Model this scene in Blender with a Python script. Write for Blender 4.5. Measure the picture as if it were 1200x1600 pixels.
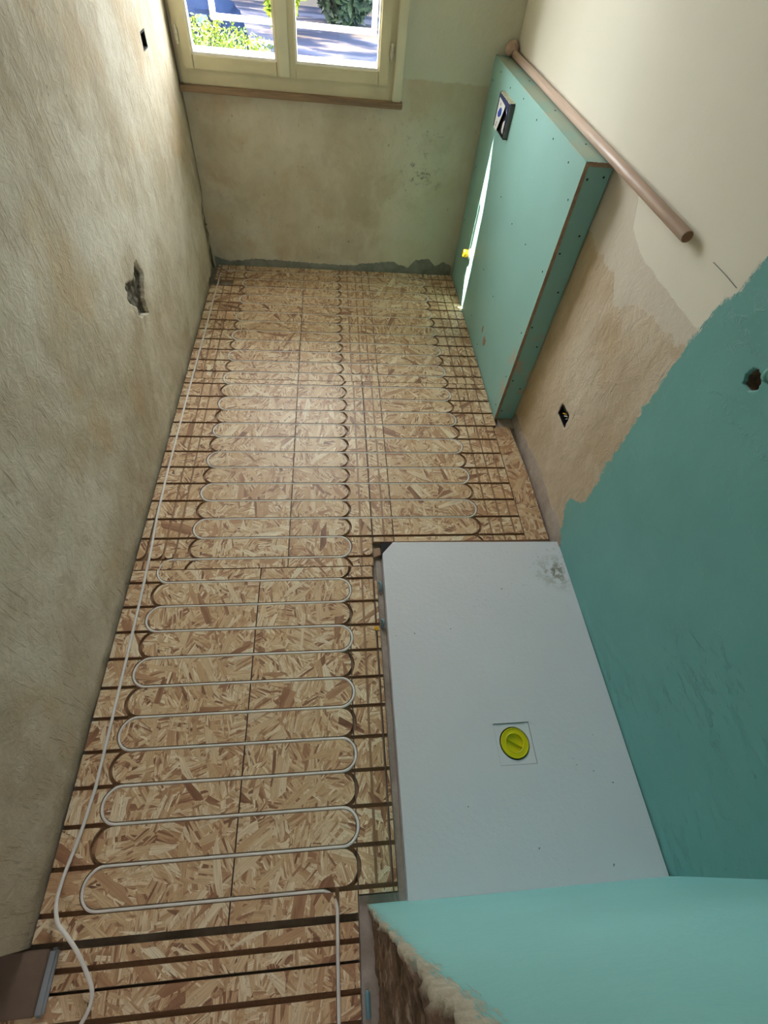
import bpy, bmesh, math, random
from mathutils import Vector, Matrix, noise
random.seed(7)
for o in list(bpy.data.objects): bpy.data.objects.remove(o)
S = bpy.context.scene
C = S.collection

# ------------------------------------------------------------------ camera
cd = bpy.data.cameras.new('camera'); cam = bpy.data.objects.new('camera', cd); C.objects.link(cam)
cd.sensor_fit = 'HORIZONTAL'; cd.sensor_width = 36; cd.lens = 746.24/1200*36; cd.clip_start = .05
R_ = Vector((0.99409901, -0.06981958, 0.08302037)); U_ = Vector((0.00730917, 0.80670352, 0.59091116)); F_ = Vector((0.10823, 0.58681739, -0.8024535))
cam.matrix_world = Matrix(((R_.x, U_.x, -F_.x, 0.7929), (R_.y, U_.y, -F_.y, 0), (R_.z, U_.z, -F_.z, 1.75), (0, 0, 0, 1)))
S.camera = cam
# ------------------------------------------------------------------ world, sun, exposure
W = bpy.data.worlds.new('world'); S.world = W; W.use_nodes = True
W.node_tree.nodes['Background'].inputs[0].default_value = (.93, .96, 1.0, 1)
W.node_tree.nodes['Background'].inputs[1].default_value = 4.0
sd = bpy.data.lights.new('sun', 'SUN'); sun = bpy.data.objects.new('sun', sd); C.objects.link(sun)
sd.energy = 6; sd.angle = math.radians(.35); sd.color = (1, .95, .85)
SUN = Vector((.912, -.40, -1.15))
sun.rotation_euler = (-SUN).to_track_quat('Z', 'Y').to_euler()
def portal(loc, rot, sx, sy):
    d = bpy.data.lights.new('portal', 'AREA'); d.shape = 'RECTANGLE'; d.size = sx; d.size_y = sy
    d.cycles.is_portal = True
    o = bpy.data.objects.new('portal', d); C.objects.link(o); o.location = loc; o.rotation_euler = rot
portal((.57, 3.66, 1.75), (math.radians(-90), 0, 0), 1.2, 1.5)
portal((.675, -2.72, 1.6), (math.radians(90), 0, 0), .35, .6)
V = S.view_settings
V.view_transform = 'Standard'; V.look = 'None'; V.gamma = 1; V.use_curve_mapping = False; V.exposure = 2.9

# ------------------------------------------------------------------ node helpers
def srgb(r, g, b):
    f = lambda c: (c/255/12.92) if c/255 <= .04045 else ((c/255+.055)/1.055)**2.4
    return (f(r), f(g), f(b), 1)
class NT:
    def __init__(s, name):
        s.m = bpy.data.materials.new(name); s.m.use_nodes = True; s.t = s.m.node_tree; s.n = s.t.nodes; s.bsdf = s.n['Principled BSDF']
        s.obj = s.n.new('ShaderNodeTexCoord').outputs['Object']
    def put(s, sock, v):
        if hasattr(v, 'is_linked') or isinstance(v, bpy.types.NodeSocket): s.t.links.new(v, sock)
        else: sock.default_value = v
    def math(s, op, a, b=0.0, c=None, clamp=False):
        n = s.n.new('ShaderNodeMath'); n.operation = op; n.use_clamp = clamp
        s.put(n.inputs[0], a); s.put(n.inputs[1], b)
        if c is not None: s.put(n.inputs[2], c)
        return n.outputs[0]
    def mapping(s, v, scale=(1, 1, 1), rot=(0, 0, 0), loc=(0, 0, 0)):
        n = s.n.new('ShaderNodeMapping'); s.put(n.inputs['Vector'], v)
        n.inputs['Scale'].default_value = scale; n.inputs['Rotation'].default_value = rot; n.inputs['Location'].default_value = loc
        return n.outputs[0]
    def noise(s, v, scale, detail=4, rough=.55, dist=0, col=False):
        n = s.n.new('ShaderNodeTexNoise'); s.put(n.inputs['Vector'], v)
        n.inputs['Scale'].default_value = scale; n.inputs['Detail'].default_value = detail
        n.inputs['Roughness'].default_value = rough; n.inputs['Distortion'].default_value = dist
        return n.outputs['Color' if col else 'Fac']
    def voro(s, v, scale, out='Color', feat='F1', rnd=1):
        n = s.n.new('ShaderNodeTexVoronoi'); n.feature = feat; s.put(n.inputs['Vector'], v)
        n.inputs['Scale'].default_value = scale; n.inputs['Randomness'].default_value = rnd
        return n.outputs[out]
    def ramp(s, f, stops, interp='LINEAR'):
        n = s.n.new('ShaderNodeValToRGB'); s.put(n.inputs[0], f); cr = n.color_ramp; cr.interpolation = interp
        while len(cr.elements) < len(stops): cr.elements.new(.5)
        for e, (p, c) in zip(cr.elements, stops):
            e.position = p; e.color = c if hasattr(c, '__len__') else (c, c, c, 1)
        return n.outputs[0]
    def step(s, v, a, b):
        n = s.n.new('ShaderNodeMapRange'); s.put(n.inputs[0], v)
        n.inputs[1].default_value = a; n.inputs[2].default_value = b; n.clamp = True
        return n.outputs[0]
    def mix(s, f, a, b, mode='MIX'):
        n = s.n.new('ShaderNodeMix'); n.data_type = 'RGBA'; n.blend_type = mode
        s.put(n.inputs[0], f); s.put(n.inputs[6], a); s.put(n.inputs[7], b)
        return n.outputs[2]
    def sep(s, v):
        n = s.n.new('ShaderNodeSeparateXYZ'); s.put(n.inputs[0], v); return n.outputs
    def curve(s, f, pts):
        n = s.n.new('ShaderNodeFloatCurve'); s.put(n.inputs['Value'], f); c = n.mapping.curves[0]
        c.points[0].location = pts[0]; c.points[1].location = pts[-1]
        for p in pts[1:-1]: c.points.new(*p)
        for p in c.points: p.handle_type = 'VECTOR'
        n.mapping.update(); return n.outputs[0]
    def bump(s, h, strength=.5, dist=.002):
        n = s.n.new('ShaderNodeBump'); s.put(n.inputs['Height'], h); n.inputs['Strength'].default_value = strength
        n.inputs['Distance'].default_value = dist; s.t.links.new(n.outputs[0], s.bsdf.inputs['Normal'])
    def fin(s, col, rough=.8, spec=.3):
        s.put(s.bsdf.inputs['Base Color'], col); s.put(s.bsdf.inputs['Roughness'], rough)
        s.bsdf.inputs['Specular IOR Level'].default_value = spec
        return s.m
def flat(name, col, rough=.6, var=.06, scale=12, metal=0, spec=.4, bump=0):
    k = NT(name); f = k.noise(k.obj, scale, 5)
    dark = tuple(c*(1-3*var) for c in col[:3])+(1,); light = tuple(min(1, c*(1+2*var)) for c in col[:3])+(1,)
    c = k.ramp(f, [(.3, dark), (.7, light)]); k.bsdf.inputs['Metallic'].default_value = metal
    if bump: k.bump(k.noise(k.obj, scale*6, 4), bump, .002)
    return k.fin(c, rough, spec)

# ---- oriented strand board
def osb(name, seed, tint=1.0):
    k = NT(name)
    base = k.mapping(k.obj, loc=(seed*3.17, seed*1.93, 0))
    warp = k.noise(base, 9, 3, col=True)
    wv = k.n.new('ShaderNodeVectorMath'); wv.operation = 'MULTIPLY_ADD'; k.put(wv.inputs[0], warp); wv.inputs[1].default_value = (.05, .05, 0); k.put(wv.inputs[2], base)
    wc = wv.outputs[0]
    def layer(off, cscale, w, l):
        p = k.mapping(wc, loc=(off, off*.7, 0))
        cell = k.sep(k.voro(p, cscale))
        ang = k.math('MULTIPLY', k.math('SUBTRACT', cell[0], .5), 3.6)
        vr = k.n.new('ShaderNodeVectorRotate'); vr.rotation_type = 'Z_AXIS'; k.put(vr.inputs['Vector'], k.mapping(base, loc=(off*2, off, 0))); k.put(vr.inputs['Angle'], ang)
        q = k.mapping(vr.outputs[0], scale=(1/l, 1/w, 1))
        vc = k.sep(k.voro(q, 1.0))
        fib = k.noise(k.mapping(vr.outputs[0], scale=(14, 420, 1)), 1, 3)
        big = k.noise(k.mapping(vr.outputs[0], scale=(9, 50, 1)), 1, 2)
        return vc, fib, big
    a, fa, ba = layer(1.3, 9, .014, .12)
    b, fb, bb = layer(5.1, 17, .0062, .05)
    c, fc, bc = layer(9.7, 7, .022, .15)
    pick1 = k.step(b[1], .42, .43)
    pick2 = k.step(c[1], .70, .71)
    v = k.mix(pick2, k.mix(pick1, a[0], b[0]), c[0])
    f = k.mix(pick2, k.mix(pick1, fa, fb), fc)
    g = k.mix(pick2, k.mix(pick1, ba, bb), bc)
    val = k.math('ADD', k.math('MULTIPLY', k.sep(v)[0], .72), k.math('MULTIPLY', k.sep(g)[0], .28))
    T = lambda *q: tuple(x*tint for x in srgb(*q)[:3])+(1,)
    col = k.ramp(val, [(.09, T(98, 64, 48)), (.17, T(152, 106, 80)), (.27, T(194, 150, 114)), (.46, T(220, 184, 142)), (.66, T(234, 206, 166)), (.86, T(252, 236, 206))])
    col = k.mix(k.math('MULTIPLY', k.step(k.sep(f)[0], .6, .28), .55), col, T(150, 110, 82), 'MIX')
    dk = k.step(k.noise(k.mapping(base, scale=(1, 1, 1)), 38, 2), .73, .76)
    col = k.mix(k.math('MULTIPLY', dk, .6), col, T(92, 60, 42))
    ln_ = k.noise(k.mapping(k.obj, scale=(1, 1, 1), loc=(seed, 2, 0)), 30, 4, .7, 1.5); lm = k.math('ABSOLUTE', k.math('SUBTRACT', ln_, .5))
    col = k.mix(k.math('MULTIPLY', k.step(lm, .012, .0), k.step(k.sep(g)[0], .5, .62)), col, T(100, 66, 46))  # thin shadow lines between strands, painted as dark brown
    bl = k.noise(base, 3.2, 3)
    col = k.mix(k.math('MULTIPLY', k.step(bl, .45, .7), .16), col, T(170, 122, 88))
    # milled sides and groove bottoms show darker compressed core fibre
    geo = k.n.new('ShaderNodeNewGeometry'); z = k.sep(geo.outputs['Position'])[2]
    core = k.step(z, -.0008, -.002)
    col = k.mix(core, col, k.mix(k.noise(k.obj, 160, 2), T(136, 102, 78), T(180, 142, 108)))
    k.bump(k.math('ADD', k.sep(v)[0], k.math('MULTIPLY', k.sep(f)[0], .6)), .25, .0012)
    return k.fin(col, .44, .5)

def plaster(name, cols, streak=.5, rot=.35, dirt=.4, scale=1.0, yz=True):
    """old trowelled plaster: mottling, stains, slanting trowel streaks"""
    k = NT(name)
    big = k.noise(k.obj, 1.7*scale, 5, .6, .6)
    col = k.ramp(big, [(.32, cols[0]), (.5, cols[1]), (.68, cols[2])])
    mid = k.noise(k.mapping(k.obj, scale=(1, 1.3, .8)), 7*scale, 6, .68, .4)
    col = k.mix(k.math('MULTIPLY', k.step(mid, .50, .68), .55), col, cols[2]); col = k.mix(k.math('MULTIPLY', k.step(mid, .48, .33), .5), col, cols[0])
    warm = k.noise(k.mapping(k.obj, loc=(3, 7, 1)), 3.1, 4, .6)
    col = k.mix(k.math('MULTIPLY', k.step(warm, .55, .68), .45), col, srgb(196, 166, 124))
    st = k.mapping(k.obj, scale=(9, 9, 60) if not yz else (9, 75, 9), rot=(rot, 0, 0))
    sn = k.noise(st, 1.0, 4, .65, .3)
    sm_ = k.math('MULTIPLY', k.step(sn, .56, .66), k.step(k.noise(k.mapping(k.obj, loc=(5, 2, 9)), 2.2, 3), .46, .56))
    col = k.mix(k.math('MULTIPLY', sm_, .45*streak), col, srgb(150, 132, 100))
    pits = k.noise(k.mapping(k.obj, scale=(1, 1.2, .55)), 30, 6, .74)
    reg = k.math('ADD', .22, k.math('MULTIPLY', k.step(k.noise(k.obj, 2.6, 2), .46, .6), .78))
    pm = k.math('MULTIPLY', k.step(pits, .63, .70), reg)
    col = k.mix(k.math('MULTIPLY', pm, dirt), col, srgb(96, 88, 70))
    lump = k.step(k.noise(k.mapping(k.obj, loc=(2, 2, 6)), 21, 6, .68, .6), .35, .7)
    h = k.math('ADD', k.math('MULTIPLY', k.math('MULTIPLY', sn, sm_), .9*streak), k.math('ADD', k.math('MULTIPLY', k.math('ADD', k.noise(k.obj, 9, 5, .6), lump), .75), k.math('MULTIPLY', k.noise(k.obj, 95, 4, .6), .22)))
    h = k.math('SUBTRACT', h, k.math('MULTIPLY', pm, .5))
    fl_ = k.math('MULTIPLY', k.step(k.noise(k.mapping(k.obj, scale=(1, 1.6, .7), loc=(8, 1, 4)), 48, 3, .6), .70, .74), .8)
    col = k.mix(k.math('MULTIPLY', fl_, dirt), col, srgb(70, 62, 50))
    return k, col, h

def m_left():
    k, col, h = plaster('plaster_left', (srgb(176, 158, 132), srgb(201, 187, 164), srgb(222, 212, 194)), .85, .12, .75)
    P = k.sep(k.obj)
    # depth: broken-out plaster shows grey rubble
    deep = k.step(P[0], -.012, -.02)
    rub = k.mix(k.noise(k.obj, 60, 4, .7), srgb(70, 64, 55), srgb(140, 130, 116))
    col = k.mix(deep, col, rub)
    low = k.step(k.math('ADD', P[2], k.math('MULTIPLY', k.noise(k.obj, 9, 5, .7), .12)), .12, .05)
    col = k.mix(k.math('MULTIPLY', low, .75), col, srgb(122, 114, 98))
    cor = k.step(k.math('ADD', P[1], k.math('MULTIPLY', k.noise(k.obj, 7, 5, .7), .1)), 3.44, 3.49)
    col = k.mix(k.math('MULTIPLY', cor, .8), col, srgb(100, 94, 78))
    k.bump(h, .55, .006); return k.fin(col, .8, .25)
def m_far():
    k, col, h = plaster('plaster_far', (srgb(192, 176, 148), srgb(212, 199, 172), srgb(222, 212, 190)), .3, 1.2, .6, 1.0)
    P = k.sep(k.obj)
    n = k.noise(k.obj, 22, 4, .7)
    zz = k.math('ADD', P[2], k.math('MULTIPLY', n, .03)); xx = k.math('ADD', P[0], k.math('MULTIPLY', n, .02))
    pale = k.math('MULTIPLY', k.step(zz, 1.072, 1.082), k.step(xx, 1.1, 1.11))
    col = k.mix(pale, col, k.mix(k.noise(k.obj, 3, 3), srgb(206, 208, 184), srgb(216, 216, 196)))
    gr = k.math('MULTIPLY', k.step(P[0], 1.1, 1.5), .45)
    col = k.mix(k.math('MULTIPLY', gr, k.math('SUBTRACT', 1.0, pale)), col, srgb(184, 192, 166))
    st = k.math('MULTIPLY', k.step(k.noise(k.obj, 26, 5, .75), .55, .66), k.math('MULTIPLY', k.step(P[0], 1.2, 1.32), k.step(P[0], 1.55, 1.4)))
    st = k.math('MULTIPLY', st, k.math('MULTIPLY', k.step(P[2], .45, .6), k.step(P[2], .95, .8)))
    col = k.mix(k.math('MULTIPLY', st, .8), col, srgb(96, 98, 80))
    k.bump(h, .35, .004); return k.fin(col, .75, .25)
def m_right():
    k, col, h = plaster('plaster_right', (srgb(192, 170, 142), srgb(210, 192, 168), srgb(224, 210, 190)), .5, .6, .45)
    P = k.sep(k.obj); y, z = P[1], P[2]
    n1 = k.math('SUBTRACT', k.noise(k.obj, 14, 5, .7), .5); n2 = k.math('SUBTRACT', k.noise(k.mapping(k.obj, scale=(1, 3, 1)), 60, 3), .5)
    # yellowed old plaster behind the boxing
    yel = k.math('MULTIPLY', k.step(k.math('ADD', y, k.math('MULTIPLY', n1, .3)), 1.62, 1.95), .55)
    col = k.mix(yel, col, srgb(206, 178, 122))
    # smooth filler zone, then cream paint above
    fz = k.math('ADD', z, k.math('MULTIPLY', n1, .10))
    edge1 = k.math('MULTIPLY', k.curve(k.math('MULTIPLY', y, .25), [(0, 1.0), (.27, 1.0), (.31, .985), (.355, .955), (.385, .88), (.405, .955), (.43, .94), (.5, .97), (1, .97)]), 1.0)
    fil = k.step(k.math('SUBTRACT', fz, edge1), -.002, .006)
    filc = k.mix(k.noise(k.obj, 6, 3), srgb(214, 202, 184), srgb(222, 212, 196))
    col = k.mix(fil, col, filc)
    cz = k.math('ADD', z, k.math('MULTIPLY', n1, .02))
    e2 = k.math('MULTIPLY', k.curve(k.math('MULTIPLY', y, .25), [(0, .5), (.26, .53), (.38, .532), (.41, .548), (.427, .60), (.5, .60), (1, .60)]), 2.0)
    cream = k.step(k.math('SUBTRACT', cz, e2), -.002, .003)
    col = k.mix(cream, col, k.mix(k.noise(k.obj, 4, 3), srgb(232, 226, 208), srgb(238, 232, 216)))
    # teal tanking paint, brushed edge
    ty = k.math('ADD', y, k.math('ADD', k.math('MULTIPLY', n1, .07), k.math('MULTIPLY', n2, .03)))
    te = k.math('MULTIPLY', k.curve(k.math('MULTIPLY', z, .5), [(0, .36), (.035, .372), (.095, .392), (.12, .392), (.14, .372), (.16, .364), (.3, .372), (.45, .372), (.57, .366), (.60, .355), (.66, .352), (1, .345)]), 3.0)
    teal = k.step(k.math('SUBTRACT', te, ty), -.004, .004)
    thin = k.noise(k.obj, 5, 4)
    tc = k.mix(thin, srgb(108, 166, 162), srgb(122, 180, 176))
    col = k.mix(teal, col, tc)
    deep = k.step(P[0], 1.803, 1.808)
    col = k.mix(deep, col, k.mix(k.noise(k.obj, 90, 3), srgb(60, 42, 32), srgb(150, 116, 96)))
    # height: painted area lumpy, cream smooth
    sm = k.math('SUBTRACT', 1.0, k.math('MULTIPLY', k.math('MAXIMUM', cream, k.math('MULTIPLY', fil, .6)), .93))
    tn = k.noise(k.mapping(k.obj, scale=(1, 1, 2.2), rot=(.8, 0, 0)), 17, 6, .7, .4)
    treg = k.step(k.noise(k.mapping(k.obj, loc=(1, 5, 2)), 2.0, 3), .48, .62)
    tb = k.math('ADD', k.math('MULTIPLY', k.math('MULTIPLY', k.step(tn, .54, .74), k.math('ADD', treg, .25)), .5), k.math('MULTIPLY', k.noise(k.obj, 5, 3), 1.0))
    hh = k.math('MULTIPLY', h, sm)
    hm = k.mix(teal, hh, tb)
    hs = k.math('ADD', k.sep(hm)[0], k.math('ADD', k.math('MULTIPLY', fil, .2), k.math('MULTIPLY', teal, .5)))
    k.bump(hs, .9, .005)
    rough = k.math('SUBTRACT', .75, k.math('MULTIPLY', teal, .28))
    return k.fin(col, rough, .35)
def m_partition():
    k = NT('teal_paint_on_partition'); P = k.sep(k.obj)
    n1 = k.math('SUBTRACT', k.noise(k.obj, 22, 5, .75), .5)
    col = k.mix(k.noise(k.obj, 4, 3), srgb(136, 198, 196), srgb(146, 208, 206))
    n2 = k.math('SUBTRACT', k.noise(k.mapping(k.obj, scale=(9, 1, 1.1)), 16, 4, .7), .5)
    wid = k.math('ADD', .890, k.math('MULTIPLY', k.math('MAXIMUM', k.math('SUBTRACT', P[2], .45), 0.0), .022))
    fr = k.step(k.math('SUBTRACT', k.math('ADD', P[0], k.math('ADD', k.math('MULTIPLY', n1, .03), k.math('MULTIPLY', n2, .07))), wid), .003, -.006)
    col = k.mix(fr, col, k.mix(k.noise(k.obj, 60, 4), srgb(150, 136, 112), srgb(238, 232, 212)))
    bk = k.step(k.math('ADD', P[1], k.math('MULTIPLY', n1, .02)), -.106, -.114)
    br = k.ramp(k.noise(k.mapping(k.obj, scale=(1, .22, 1)), 36, 6, .75), [(.33, srgb(50, 40, 32)), (.46, srgb(116, 94, 76)), (.56, srgb(142, 112, 92)), (.66, srgb(196, 188, 172))])
    col = k.mix(bk, col, br)
    edge = k.math('MAXIMUM', bk, fr)
    k.bump(k.math('ADD', k.math('MULTIPLY', k.noise(k.obj, 40, 4), .5), k.math('MULTIPLY', edge, k.noise(k.obj, 55, 6, .75))), .7, .006)
    return k.fin(col, .55, .3)
def m_concrete(name='concrete', a=(132, 122, 112), b=(176, 166, 154)):
    k = NT(name); n = k.noise(k.obj, 9, 6, .65)
    col = k.ramp(n, [(.3, srgb(*a)), (.7, srgb(*b))])
    k.bump(k.noise(k.obj, 70, 5, .7), .6, .004); return k.fin(col, .9, .2)
def m_tray():
    k = NT('shower_tray_white'); n = k.noise(k.obj, 3, 4)
    col = k.mix(n, srgb(226, 224, 232), srgb(236, 234, 240)); P = k.sep(k.obj)
    d = lambda cx, cy, r0, r1: k.step(k.math('ADD', k.math('POWER', k.math('ADD', k.math('POWER', k.math('SUBTRACT', P[0], cx), 2.0), k.math('POWER', k.math('SUBTRACT', P[1], cy), 2.0)), .5), 0.0), r1, r0)
    reg = k.math('MAXIMUM', d(1.74, .95, .02, .22), k.math('MULTIPLY', d(1.5, .93, .05, .3), .55))
    sp = k.math('MAXIMUM', k.math('MULTIPLY', k.step(k.noise(k.obj, 75, 5, .75), .60, .68), .8), k.math('MULTIPLY', k.step(k.noise(k.obj, 30, 6, .75), .47, .56), d(1.735, .93, .02, .10)))
    col = k.mix(k.math('MULTIPLY', k.math('MULTIPLY', sp, reg), .85), col, srgb(126, 116, 88))
    dots = k.step(k.noise(k.obj, 55, 1), .79, .81)
    col = k.mix(k.math('MULTIPLY', dots, .8), col, srgb(70, 66, 60))
    k.bump(k.noise(k.obj, 60, 5, .65), .5, .002); return k.fin(col, .42, .4)
def m_board():
    k = NT('green_plasterboard'); n = k.noise(k.obj, 3, 4)
    col = k.mix(n, srgb(142, 188, 180), srgb(152, 200, 194))
    sc = k.step(k.noise(k.mapping(k.obj, scale=(1, 3, 14), rot=(.6, 0, 0)), 4, 3, .6), .66, .72)
    col = k.mix(k.math('MULTIPLY', sc, .18), col, srgb(200, 214, 200)); P = k.sep(k.obj)
    # dusty filler smears low on the near corner
    sm = k.math('MULTIPLY', k.step(k.noise(k.obj, 13, 4), .52, .6), k.math('MULTIPLY', k.step(P[1], 2.02, 1.93), k.math('MULTIPLY', k.step(P[2], .55, .4), k.step(P[2], .03, .14))))
    col = k.mix(k.math('MULTIPLY', sm, .75), col, srgb(196, 168, 144))
    top = k.math('MULTIPLY', k.step(P[2], 1.188, 1.192), k.step(k.noise(k.obj, 6, 4), .35, .6))
    col = k.mix(k.math('MULTIPLY', top, .55), col, srgb(186, 184, 160))
    k.bump(k.noise(k.obj, 60, 3), .12, .001); return k.fin(col, .5, .4)
def m_wood(name, a, b, sc=(3, 60, 60), rough=.5):
    k = NT(name); n = k.noise(k.mapping(k.obj, scale=sc), 1, 4, .6, .4)
    k.bump(n, .15, .001); return k.fin(k.ramp(n, [(.3, srgb(*a)), (.7, srgb(*b))]), rough, .4)
def m_road():
    k = NT('tarmac'); n = k.noise(k.mapping(k.obj, scale=(.6, 1.6, 1)), 1.2, 5, .6)
    return k.fin(k.ramp(n, [(.44, srgb(30, 34, 50)), (.5, srgb(46, 46, 58)), (.6, srgb(92, 80, 76))]), .9, .05)  # dappled sun and shade painted into the tarmac colour
def m_leaf(name, a, b):
    k = NT(name); oi = k.voro(k.obj, 14); c = k.ramp(k.sep(oi)[0], [(.1, srgb(*a)), (.9, srgb(*b))]); return k.fin(c, .5, .3)

M = dict(
 left=m_left(), far=m_far(), right=m_right(), part=m_partition(), concrete=m_concrete(), strip=m_concrete('cement_strip', (150, 134, 122), (186, 174, 164)),
 mortar=m_concrete('mortar_grey', (112, 110, 98), (156, 154, 140)), tray=m_tray(), board=m_board(),
 plas=flat('old_plaster_smear', srgb(206, 196, 170), .9, .1, 60, bump=.5), core=flat('gypsum_edge', srgb(172, 142, 118), .9, .08, 40, bump=.5), screw=flat('black_screw', srgb(28, 30, 28), .4),
 tube=flat('white_heating_pipe', srgb(234, 226, 220), .4, .03), frame=flat('cream_painted_wood', srgb(214, 204, 166), .45, .03, 5),
 frame2=flat('cream_casing', srgb(222, 218, 186), .45, .03, 5), bead=flat('white_glazing_bead', srgb(240, 236, 222), .4, .02),
 sill=m_wood('sill_wood', (116, 94, 70), (158, 130, 98), (4, 50, 50), .6), dowel=m_wood('dowel_wood', (196, 166, 148), (222, 194, 176), (60, 3, 60), .4),
 brass=flat('pale_steel', srgb(210, 202, 176), .35, .05, 20), yellow=flat('yellow_plastic', srgb(226, 214, 20), .38, .04), ochre=flat('ochre_plastic', srgb(226, 170, 20), .45, .05),
 navy=flat('navy_plastic', srgb(38, 46, 96), .45), dark=flat('dark_void', srgb(24, 22, 22), .8), black=flat('black_rubber', srgb(22, 22, 26), .35), white=flat('white_plastic', srgb(232, 232, 230), .5, .02),
 bluemark=flat('blue_print', srgb(44, 74, 190), .5), grey=flat('grey_plastic', srgb(110, 112, 116), .5), cyan=flat('pale_blue_plastic', srgb(120, 160, 170), .35),
 slab=flat('brown_threshold_stone', srgb(120, 98, 84), .5, .08, 6, bump=.2), slabedge=flat('grey_stone_edge', srgb(150, 152, 156), .45, .05), ceil=flat('white_ceiling', srgb(226, 222, 212), .9, .02),
 tealpipe=flat('teal_painted_pipe', srgb(110, 170, 158), .45, .05), brick=flat('brick_rubble', srgb(150, 100, 80), .9, .1, 30, bump=.6), stone=flat('white_stone', srgb(236, 232, 222), .6, .03),
 rail=flat('white_railing', srgb(240, 240, 236), .5, .02), road=m_road(), hedge=m_leaf('hedge_leaf', (58, 88, 6), (120, 130, 20)), foliage=m_leaf('tree_leaf', (16, 30, 26), (46, 60, 40)),
 bark=flat('grey_bark', srgb(70, 62, 60), .9, .1, 8), carp=flat('dark_blue_paint', srgb(14, 22, 40), .95, .03, spec=0), carg=flat('car_glass', srgb(20, 28, 40), .9, .03, spec=0), tyre=flat('tyre', srgb(26, 26, 28), .8),
 chrome=flat('mirror_glass', srgb(70, 84, 96), .9, .02, spec=0), yard=flat('pale_yard_wall', srgb(86, 80, 78), .9, .05, 2), ext=flat('outer_render', srgb(214, 204, 184), .9, .04, 3),
 blocker=flat('grey_blocker_sheet', srgb(120, 120, 118), .6))
g = bpy.data.materials.new('window_glass'); g.use_nodes = True; nt = g.node_tree; nt.nodes.clear()
go = nt.nodes.new('ShaderNodeOutputMaterial'); mx = nt.nodes.new('ShaderNodeMixShader'); tr = nt.nodes.new('ShaderNodeBsdfTransparent'); gl = nt.nodes.new('ShaderNodeBsdfGlossy')
tr.inputs[0].default_value = (.95, .97, .96, 1); gl.inputs['Roughness'].default_value = .02; mx.inputs[0].default_value = .05
nt.links.new(tr.outputs[0], mx.inputs[1]); nt.links.new(gl.outputs[0], mx.inputs[2]); nt.links.new(mx.outputs[0], go.inputs[0]); M['glass'] = g

# ------------------------------------------------------------------ mesh helpers
def obj(name, bm, mat, parent=None, smooth=False, loc=None):
    me = bpy.data.meshes.new(name); bmesh.ops.recalc_face_normals(bm, faces=bm.faces); bm.to_mesh(me); bm.free()
    for m in (mat if isinstance(mat, (list, tuple)) else [mat]): me.materials.append(m)
    if smooth:
        for p in me.polygons: p.use_smooth = True
    o = bpy.data.objects.new(name, me); C.objects.link(o)
    if parent: o.parent = parent; o.matrix_parent_inverse = parent.matrix_basis.inverted()
    return o
def thing(name, label, cat, loc=(0, 0, 0), group=None):
    o = bpy.data.objects.new(name, None); C.objects.link(o); o.location = loc; o.empty_display_size = .05
    o['label'] = label; o['category'] = cat
    if group: o['group'] = group
    return o
def tag(o, label, cat, group=None, kind=None):
    o['label'] = label; o['category'] = cat
    if group: o['group'] = group
    if kind: o['kind'] = kind
    return o
def struct(o): o['kind'] = 'structure'; return o
def box(bm, a, b, bev=0):
    vs = [bm.verts.new((x, y, z)) for x in (a[0], b[0]) for y in (a[1], b[1]) for z in (a[2], b[2])]
    fs = [bm.faces.new([vs[i] for i in f]) for f in ((0, 1, 3, 2), (4, 6, 7, 5), (0, 4, 5, 1), (2, 3, 7, 6), (0, 2, 6, 4), (1, 5, 7, 3))]
    if bev:
        es = list({e for f in fs for e in f.edges}); bmesh.ops.bevel(bm, geom=es, offset=bev, segments=2, affect='EDGES')
    return bm
def bx(a, b, bev=0): return box(bmesh.new(), a, b, bev)
def prism(bm, pts, f0, f1):
    """pts 2-D; f0/f1 map (u,v) to 3-D bottom/top"""
    A = [bm.verts.new(f0(*p)) for p in pts]; B = [bm.verts.new(f1(*p)) for p in pts]; n = len(pts)
    bm.faces.new(A[::-1]); bm.faces.new(B)
    for i in range(n): bm.faces.new((A[i], A[(i+1) % n], B[(i+1) % n], B[i]))
    return bm
def prz(bm, pts, z0, z1): return prism(bm, pts, lambda x, y: (x, y, z0), lambda x, y: (x, y, z1))
def prx(bm, pts, x0, x1): return prism(bm, pts, lambda y, z: (x0, y, z), lambda y, z: (x1, y, z))
def lathe(bm, prof, c, axis, n=32, up=None):
    """prof: (r, h) along axis from c"""
    a = Vector(axis).normalized(); u = a.orthogonal().normalized(); v = a.cross(u); c = Vector(c); rings = []
    for r, h in prof:
        if r < 1e-6: rings.append([bm.verts.new(c+a*h)])
        else: rings.append([bm.verts.new(c+a*h+(u*math.cos(t)+v*math.sin(t))*r) for t in [2*math.pi*i/n for i in range(n)]])
    for p, q in zip(rings, rings[1:]):
        for i in range(n):
            j = (i+1) % n
            if len(p) == 1 and len(q) == 1: continue
            if len(p) == 1: bm.faces.new((p[0], q[i], q[j]))
            elif len(q) == 1: bm.faces.new((p[i], p[j], q[0]))
            else: bm.faces.new((p[i], p[j], q[j], q[i]))
    return bm
def sweep(bm, pts, r, n=10):
    pts = [Vector(p) for p in pts]; rings = []; up = Vector((0, 0, 1))
    for i, p in enumerate(pts):
        t = (pts[min(i+1, len(pts)-1)]-pts[max(i-1, 0)]).normalized(); s = t.cross(up)
        if s.length < 1e-4: s = Vector((1, 0, 0))
        s.normalize(); w = s.cross(t)
        rings.append([bm.verts.new(p+(s*math.cos(a)+w*math.sin(a))*r) for a in [2*math.pi*k/n for k in range(n)]])
    for A, B in zip(rings, rings[1:]):
        for i in range(n): bm.faces.new((A[i], A[(i+1) % n], B[(i+1) % n], B[i]))
    bm.faces.new(rings[0][::-1]); bm.faces.new(rings[-1]); return bm
def nz(*p): return noise.noise(Vector(p))
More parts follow.
